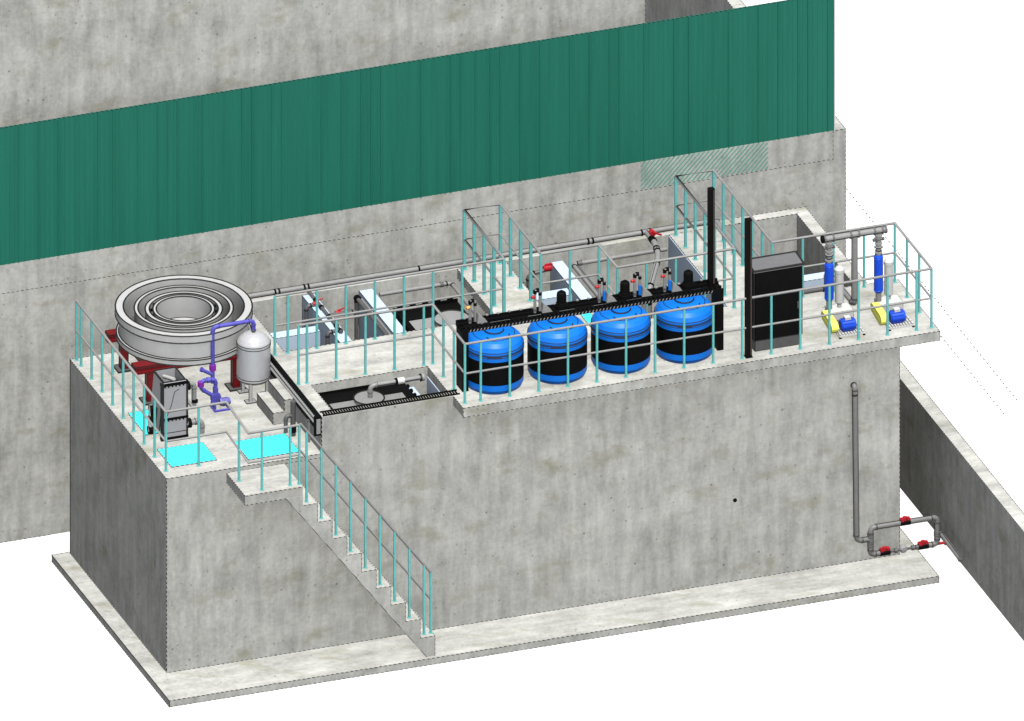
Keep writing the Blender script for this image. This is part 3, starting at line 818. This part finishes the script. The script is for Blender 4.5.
# ------------------------------------------------------------------ blowers
bw = thing('air_blower', (12.05, .1, ZU), 'blower with blue motor and yellow belt guard nearer the black cabinet', 'blower', 'air blowers')
bx, by = 12.05, .02
by = -.05
q = mb()
q.box(bx - .2, bx + .26, by - .24, by + .14, ZU + .03, ZU + .055, M['plastic'])
for k in range(9): q.box(bx - .19 + k * .05, bx - .172 + k * .05, by - .23, by + .13, ZU + .055, ZU + .06, M['darkgrey'])
for k in range(4): q.box(bx - .2, bx + .26, by - .22 + k * .1, by - .20 + k * .1, ZU + .0605, ZU + .064, M['grey'])
for sx in (-.2, .22):
    for sy in (-.24, .10): q.box(bx + sx, bx + sx + .04, by + sy, by + sy + .04, ZU, ZU + .03, BK)
q.build('base_frame', bw)
DB = M['deepblue']
q = mb().lathe([(0, -.12), (.09, -.12), (.11, -.10), (.11, .11), (.095, .135), (.045, .15), (0, .15)], (bx, by - .06, 4.46), DB, 20, axis='x')
for k in range(12):
    a = k * math.pi / 6
    q.tube([(bx - .10, by - .06 + .112 * math.cos(a), 4.46 + .112 * math.sin(a)), (bx + .10, by - .06 + .112 * math.cos(a), 4.46 + .112 * math.sin(a))], .008, plain('motor_fin', (.004, .03, .34), .5) if k == 0 and 'motor_fin' not in bpy.data.materials else bpy.data.materials['motor_fin'], 5)
mo = q.build('motor', bw)
mb().box(bx - .05, bx + .05, by - .11, by - .01, 4.565, 4.61, M['plastic']).build('terminal_box', mo)
q = mb(); pts = []
for k in range(9): a = math.pi / 2 + math.pi * k / 8; pts.append((.0 + .10 * math.cos(a) - .08, 4.46 + .10 * math.sin(a)))
for k in range(9): a = -math.pi / 2 + math.pi * k / 8; pts.append((.0 + .085 * math.cos(a) + .28, 4.51 + .085 * math.sin(a)))
q.prism([(by + a, b_) for a, b_ in pts], 'x', bx - .31, bx - .19, M['yellow'])
q.edge((bx - .312, by - .1, 4.47), (bx - .312, by + .25, 4.52), .01, plain('guard_seam', (.45, .44, .03), .5)); q.build('belt_guard', bw)
q = mb().box(bx - .18, bx + .22, by + .23, by + .53, 4.42, 4.56, M['plastic']); q.box(bx - .14, bx + .18, by + .25, by + .51, ZU + .0, 4.42, M['grey']); q.boxedges(bx - .18, bx + .22, by + .23, by + .53, 4.42, 4.56, .006, D_); q.build('housing', bw)
sx_, sy_ = 11.90, .36
q = mb().lathe([(.05, 4.56), (.05, 4.72), (.06, 4.74)], (sx_, sy_, 0), M['pipe'], 16); q.lathe([(.06, 4.72), (.078, 4.75), (.078, 5.38), (.06, 5.42)], (sx_, sy_, 0), M['deepblue'], 20)
for z in (4.77, 5.36): q.ringline((sx_, sy_), .079, z, .004, DB, 20)
q.build('silencer', bw)
q = mb().lathe([(.035, 4.56), (.04, 4.62), (.075, 4.66), (.075, 5.20), (.085, 5.21), (.085, 5.27), (.05, 5.31), (0, 5.32)], (12.08, .36, 0), M['plastic'], 20); q.build('intake_filter', bw)
q = mb().lathe([(.045, 5.42), (.045, 5.84)], (sx_, sy_, 0), M['pipe'], 14)
for z in (5.45, 5.55, 5.62, 5.70, 5.77): q.lathe([(.045, z), (.066, z), (.066, z + .025), (.045, z + .025)], (sx_, sy_, 0), M['grey'], 14, False)
q.ringline((sx_, sy_), .067, 5.56, .010, L_, 14); q.ringline((sx_, sy_), .067, 5.72, .010, L_, 14); q.ringline((sx_, sy_), .05, 5.5, .010, L_, 14)
q.tube([(sx_ - .10, sy_, 5.70), (sx_ + .10, sy_, 5.70)], .03, M['darkpipe'], 8)
q.build('outlet_pipe', bw)
o = copy_tree(bw); o.location = (12.05 + .875, .1, ZU); o['label'] = 'blower with blue motor and yellow belt guard at the far right end of the deck'

hp = thing('air_header', (12.35, .36, 4.59), 'grey air header pipe above the two blowers with a central drop leg', 'pipe')
q = mb().tube([(11.78, .36, 5.865), (12.92, .36, 5.865)], .055, M['pipe'], 14)
q.edge((11.8, .305, 5.845), (12.9, .305, 5.845), .012, L_); q.edge((11.8, .38, 5.918), (12.9, .38, 5.918), .012, L_)
for x in (11.82, 11.97, 12.28, 12.42, 12.70, 12.84, 12.90): q.collar((x, .36, 5.865), (1, 0, 0), .068, .03, M['darkpipe'])
q.collar((11.785, .36, 5.865), (1, 0, 0), .066, .04, BK); q.build('header', hp)
q = mb().pipe([(12.35, .36, 5.84), (12.35, .36, 4.56), (12.35, 1.7, 4.56), (12.35, 1.7, 4.2)], .052, M['pipe'], .10, 14, ring=M['darkpipe'], outline=.011); q.build('drop_leg', hp)
q = mb().tube([(11.46, 1.46, 4.36), (12.3, 1.46, 4.36)], .045, M['darkpipe'], 10); q.collar((11.6, 1.46, 4.36), (1, 0, 0), .055, .04, BK).collar((12.2, 1.46, 4.36), (1, 0, 0), .055, .04, BK)
tag(q.build('pipe'), 'dark pipe lying on the deck edge just behind the black cabinet', 'pipe')

# ------------------------------------------------------------------ pipework at the rear
hd = thing('header_pipe', (2.6, 4.44, ZU), 'long grey header pipe lying on the rear wall of the tank', 'pipe')
q = mb().tube([(1.6, 4.44, ZU + .065), (11.28, 4.44, ZU + .065)], .044, M['pipe'], 12)
for x in (3.55, 3.62, 4.07, 4.14, 9.10, 9.18, 10.05, 10.2, 6.1): q.collar((x, 4.44, ZU + .065), (1, 0, 0), .056, .03, BK)
q.edge((1.6, 4.405, ZU + .040), (11.28, 4.405, ZU + .040), .014, L_); q.edge((1.6, 4.47, ZU + .098), (11.28, 4.47, ZU + .098), .012, L_)
q.build('header', hd)
q = mb().pipe([(11.28, 4.44, ZU + .065), (11.36, 4.44, ZU + .065), (11.36, 1.62, ZU + .065)], .055, M['pipe'], .06); q.build('return_leg', hd)
br = thing('branch_pipe', (9.9, 3.2, ZU), 'grey branch pipe with a red valve swinging down behind the fourth barrel', 'pipe')
q = mb().pipe([(10.13, 4.40, 4.37), (10.13, 4.0, 4.37), (10.05, 3.6, 4.32), (9.62, 2.9, 4.05), (9.62, 2.9, 3.2)], .05, M['pipe'], .16, 12, ring=BK, outline=.012)
q.collar((10.13, 4.1, 4.37), (0, 1, 0), .062, .10, BK).collar((9.62, 2.9, 3.86), (0, 0, 1), .06, .05, BK); q.build('run', br)
q = mb().lathe([(0, -.05), (.05, -.05), (.055, 0), (.05, .05), (0, .05)], (10.16, 4.22, 4.45), M['valve'], 14, axis='y'); q.tube([(10.16, 4.2, 4.47), (10.24, 4.0, 4.5)], .018, M['valve'], 8); q.build('valve_handle', br)
q = mb().tube([(8.92, 1.2, ZU), (8.92, 1.2, 4.95)], .045, M['pipe'], 12).collar((8.92, 1.2, ZU + .02), (0, 0, 1), .06, .04, M['darkpipe'])
tag(q.build('drop_pipe'), 'grey vertical drop pipe seen between the third and fourth barrels', 'pipe')
def wallpipe(x0, x1, yf, z, lab, drop=False, x=None):
    q = mb().pipe([(x1, 4.28, z), (x0, 4.28, z), (x0, yf, z)], .036, M['pipe'], .08, 10, ring=BK)
    q.collar((x0 + .14, 4.28, z), (1, 0, 0), .046, .05, M['darkpipe'])
    q.tube([(x0 + .075, 4.22, z - .03), (x0 + .075, yf, z - .03)], .028, M['darkpipe'], 8)
    tag(q.build('pipe'), lab, 'pipe')
wallpipe(8.77, 10.44, 1.55, 4.07, 'grey pipe crossing the back of the right-hand pit behind the third and fourth barrels')
q = mb().pipe([(5.35, 4.28, 4.09), (6.62, 4.28, 4.09), (6.62, 2.5, 4.09)], .036, M['pipe'], .08, 10, ring=BK); q.collar((6.45, 4.28, 4.09), (1, 0, 0), .046, .06, M['darkpipe'])
tag(q.build('pipe'), 'grey pipe along the back of the pit holding the black notched trough', 'pipe')
vp_ = thing('valve_manifold', (4.1, 3.3, 4.27), 'dark pipe manifold with red valves along the left pale blue partition', 'pipe')
zz = 4.27 + .05
q = mb().tube([(4.12, 4.4, zz), (4.12, 2.75, zz)], .034, M['darkpipe'], 10)
for y in (4.0, 3.72, 3.35, 3.0, 2.8): q.collar((4.12, y, zz), (0, 1, 0), .045, .05, BK)
q.build('main_run', vp_)
for y in (3.86, 2.82):
    q = mb().pipe([(4.12, y, zz), (3.90, y, zz), (3.90, y, 3.5)], .034, M['darkpipe'], .07, 10, ring=BK); q.build('branch', vp_)
q = mb().pipe([(4.12, 3.4, zz), (4.62, 3.4, zz), (4.62, 3.4, 3.2)], .034, M['darkpipe'], .07, 10, ring=BK); q.build('branch', vp_)
for x, y in ((4.06, 3.86), (4.30, 3.42)):
    q = mb().lathe([(0, -.05), (.03, -.05), (.036, 0), (.03, .05), (0, .05)], (x, y, zz + .02), M['valve'], 12, axis='x'); q.tube([(x, y, zz + .06), (x + .14, y + .02, zz + .08)], .012, M['valve'], 8); q.build('valve_handle', vp_)
q = mb().pipe([(4.93, 4.25, 3.6), (4.93, 4.25, 4.12), (4.93, 2.32, 4.12)], .036, M['darkpipe'], .07, 10, ring=BK).collar((4.93, 4.2, 4.12), (0, 1, 0), .06, .08, BK)
q.tube([(4.97, 4.1, 4.15), (4.97, 2.32, 4.15)], .02, M['pipe'], 8)
tag(q.build('pipe'), 'dark pipe fixed along the shaded side of the second pale blue partition', 'pipe')
rb = thing('ball_valve', (8.1, 4.1, 4.1), 'bright red ball valve on a pipe right of the middle bridge', 'valve')
q = mb().lathe([(0, -.07), (.045, -.07), (.06, -.04), (.06, .05), (.04, .08), (0, .08)], (8.24, 4.05, 4.20), M['valve'], 16, axis='x'); q.box(8.2, 8.33, 4.03, 4.07, 4.245, 4.275, M['valve']); q.build('handle', rb)
q = mb().pipe([(8.24, 4.05, 4.18), (7.9, 4.05, 4.12), (7.9, 4.05, 3.4)], .036, M['darkpipe'], .07, 10, ring=BK).collar((7.98, 4.05, 4.13), (1, 0, 0), .06, .06, BK); q.build('body', rb)
q = mb().pipe([(7.72, 3.7, 3.3), (7.72, 3.7, 4.16), (7.64, 3.7, 4.16)], .034, M['darkpipe'], .05, 10, ring=BK).collar((7.72, 3.7, 4.05), (0, 0, 1), .055, .06, BK).collar((7.72, 3.7, 3.9), (0, 0, 1), .05, .04, BK)
tag(q.build('pipe'), 'dark upright pipe tight against the right side of the middle bridge', 'pipe')
q = mb().lathe([(0, -.06), (.05, -.06), (.06, 0), (.05, .06), (0, .06)], (5.72, 1.35, 4.62), M['orange'], 14, axis='x').tube([(5.72, 1.35, ZU), (5.72, 1.35, 4.6)], .03, M['darkpipe'], 8).tube([(5.72, 1.35, 4.60), (5.90, 1.35, 4.62), (5.90, 1.35, 4.45)], .026, BK, 8)
tag(q.build('ball_valve'), 'orange ball valve on a short dark riser behind the left end of the rack', 'valve')

# ------------------------------------------------------------------ black troughs in the pits
tr_ = thing('weir_trough', (6.2, 3.6, 3.4), 'black notched weir trough in the rear pit left of the middle bridge', 'trough')
x0, x1, y0, y1, zt_ = 5.60, 6.745, 2.6, 4.33, 3.71
q = mb().box(x0, x1, 3.93, y1, zt_ - .06, zt_, BK).box(x0, x0 + .13, y0, 3.93, zt_ - .06, zt_, BK).box(x1 - .05, x1, y0, 3.93, zt_ - .06, zt_, BK)
q.box(x0, x0 + .03, y0, y1, zt_, zt_ + .06, BK); q.box(x0 + .03, x1, y1 - .03, y1, zt_, zt_ + .05, BK)
for k in range(5): q.box(x0 + .08 + k * .22, x0 + .18 + k * .22, y1 - .03, y1, zt_ + .05, zt_ + .085, BK)
q.build('weir_frame', tr_)
q = mb().box(x0 + .13, x1 - .05, y0, 3.93, zt_ - .06, zt_ - .02, M['grey']); q.build('floor_plate', tr_)
q = mb().lathe([(.31, zt_ - .02), (.31, zt_ + .06), (.0, zt_ + .065)], (6.40, 3.62, 0), M['grey'], 36); q.ringline((6.40, 3.62), .31, zt_ + .06, .016); q.build('disc_diffuser', tr_)

tr_ = thing('weir_trough', (4, .6, 4.0), 'black framed trough with a round disc and curved pipe in the front pit', 'trough')
zf = 4.10
q = mb().box(2.995, 4.62, .74, 1.095, zf - .06, zf, BK).box(2.995, 3.17, .11, .74, zf - .06, zf, BK).box(4.47, 4.62, .11, .74, zf - .06, zf, BK)
q.box(2.995, 4.62, 1.075, 1.095, zf, zf + .04, BK)
for k in range(5): q.box(4.62, 4.655, .2 + k * .17, .26 + k * .17, zf - .03, zf + .015, BK)
q.build('frame', tr_)
q = mb().box(3.17, 4.47, .11, .74, zf - .06, zf - .015, M['pipe']); q.build('floor_plate', tr_)
q = mb().lathe([(.255, zf - .01), (.255, zf + .05), (0, zf + .055)], (3.84, .62, 0), M['pipe'], 36); q.ringline((3.84, .62), .255, zf + .05, .014); q.build('disc_diffuser', tr_)
q = mb().pipe([(3.86, .62, zf + .04), (3.86, .62, 4.37), (4.80, .62, 4.37)], .042, M['pipe'], .13, 12, ring=M['pipe'])
q.collar((4.40, .62, 4.37), (1, 0, 0), .056, .12, M['plastic']).collar((4.32, .62, 4.37), (1, 0, 0), .058, .04, BK).collar((4.79, .62, 4.37), (1, 0, 0), .064, .04, M['grey']).collar((4.75, .62, 4.37), (1, 0, 0), .068, .015, L_)
q.edge((3.95, .575, 4.37), (4.75, .575, 4.37), .008, L_)
q.build('outlet_pipe', tr_)

# ------------------------------------------------------------------ drain pipe loop on the front wall
yq = -.15
dp = thing('drain_pipe', (12.2, yq, .1), 'grey drain pipe down the front wall ending in a loop with red valves', 'pipe')
PM_ = plain('drain_grey', (.19, .19, .187), .45, spec=.4, var=.08)
q = mb().pipe([(12.17, -.005, 3.29), (12.17, yq, 3.31), (12.2, yq, .42), (12.46, yq, .41)], .045, PM_, .09, 12, ring=M['darkpipe'], outline=.016); q.collar((12.17, yq, 3.15), (0, 0, 1), .052, .03, L_).collar((12.17, -.10, 3.30), (0, 1, 0), .055, .03, L_); q.build('down_pipe', dp)
q = mb().pipe([(12.62, yq, .12), (12.45, yq, .12), (12.45, yq, .62), (13.63, yq, .62), (13.63, yq, .12), (13.45, yq, .12)], .046, PM_, .09, 12, ring=M['darkpipe'], outline=.014)
for z in (.33, .37, .45, .50, .28): q.collar((12.45, yq, z), (0, 0, 1), .06, .025, M['darkpipe'])
for z in (.33, .28): q.collar((13.63, yq, z), (0, 0, 1), .06, .025, M['darkpipe'])
q.build('bypass_loop', dp)
q = mb().tube([(12.55, yq, .12), (13.5, yq, .12)], .022, M['darkgrey'], 10)
for x in (12.77, 12.90, 13.20, 13.27): q.collar((x, yq, .12), (1, 0, 0), .045, .05, M['darkpipe'])
q.build('meter_run', dp)
q = mb().lathe([(0, -.06), (.05, -.055), (.07, -.02), (.07, .02), (.05, .055), (0, .06)], (13.03, yq, .13), M['grey'], 16, axis='y'); q.build('flow_meter', dp)
def valve(x, y, z):
    q = mb().tube([(x - .09, y, z), (x + .09, y, z)], .055, BK, 12); o = q.build('valve', dp)
    q = mb().box(x - .07, x + .08, y - .03, y + .03, z + .05, z + .085, M['valve']).box(x - .085, x - .03, y - .045, y + .045, z + .03, z + .07, M['valve']).box(x + .03, x + .085, y - .045, y + .045, z + .045, z + .08, M['valve']).tube([(x, y, z + .04), (x, y, z + .10)], .04, M['valve'], 10)
    q.build('handle', o)
valve(12.70, yq, .12); valve(13.38, yq, .12); valve(13.06, yq, .62)
q = mb().pipe([(13.63, yq, .30), (13.70, yq, .30), (13.70, -1.1, .26)], .04, PM_, .06, 12, ring=M['darkpipe'], outline=.012); q.collar((13.70, -1.09, .26), (0, 1, 0), .046, .02, M['darkgrey']); q.build('outfall', dp)
q = mb().tube([(13.63, yq, .12), (13.85, yq, .12)], .025, M['valve'], 10).collar((13.80, yq, .12), (1, 0, 0), .05, .08, M['valve']); q.build('drain_cock', dp)

# ------------------------------------------------------------------ light, sky, camera
Lv = Vector((-.20, -1.27, 2.78)).normalized()
sun = bpy.data.lights.new('sun', 'SUN'); sun.energy = 3.06; sun.angle = R(.5); sun.color = (1, .985, .955)
sun.use_shadow = False          # the photograph shows no cast shadows at all
so = bpy.data.objects.new('sun', sun); COL.objects.link(so)
so.rotation_euler = Lv.to_track_quat('Z', 'Y').to_euler(); so.location = (5, -10, 20)
W = bpy.data.worlds.new('World'); SC.world = W; W.use_nodes = True
nt = W.node_tree; bg = nt.nodes['Background']
sky = nt.nodes.new('ShaderNodeTexSky'); sky.sky_type = 'NISHITA'; sky.sun_disc = False
sky.sun_elevation = math.asin(Lv.z); sky.sun_rotation = math.atan2(Lv.x, Lv.y)
hs = nt.nodes.new('ShaderNodeHueSaturation'); hs.inputs['Saturation'].default_value = .25
nt.links.new(sky.outputs[0], hs.inputs['Color']); nt.links.new(hs.outputs[0], bg.inputs['Color'])
bg.inputs['Strength'].default_value = .09

A, E = math.atan(.340 / .9404), math.asin(.448)
cam = bpy.data.cameras.new('camera'); cam.type = 'ORTHO'; cam.ortho_scale = 1024 / 60.0
cam.clip_end = 2000; cam.clip_start = .1
co = bpy.data.objects.new('camera', cam); COL.objects.link(co)
right = Vector((math.cos(A), math.sin(A), 0)) ; right = Vector((math.cos(A), math.sin(A), 0))
# screen-right in plan is (cosA, -sinA): the long side of the tank climbs gently to the right
right = Vector((math.cos(A), -math.sin(A), 0))
fwd = Vector((math.sin(A) * math.cos(E), math.cos(A) * math.cos(E), -math.sin(E)))
up = right.cross(fwd)
# centre of the view: tank foot corner (0,0,0) sits at pixel (165,671)
ctr = right * ((512 - 165) / 60.0) + up * ((671 - 360.5) / 60.0)
loc = ctr - fwd * 60
m = Matrix((right, up, -fwd)).transposed().to_4x4(); m.translation = loc
co.matrix_world = m
SC.camera = co

SC.render.engine = 'CYCLES'
SC.cycles.max_bounces = 4; SC.cycles.diffuse_bounces = 0; SC.cycles.glossy_bounces = 2
SC.cycles.use_denoising = True
vs_ = SC.view_settings
vs_.view_transform = 'Standard'; vs_.look = 'None'; vs_.exposure = 0.6; vs_.gamma = 1.0; vs_.use_curve_mapping = False
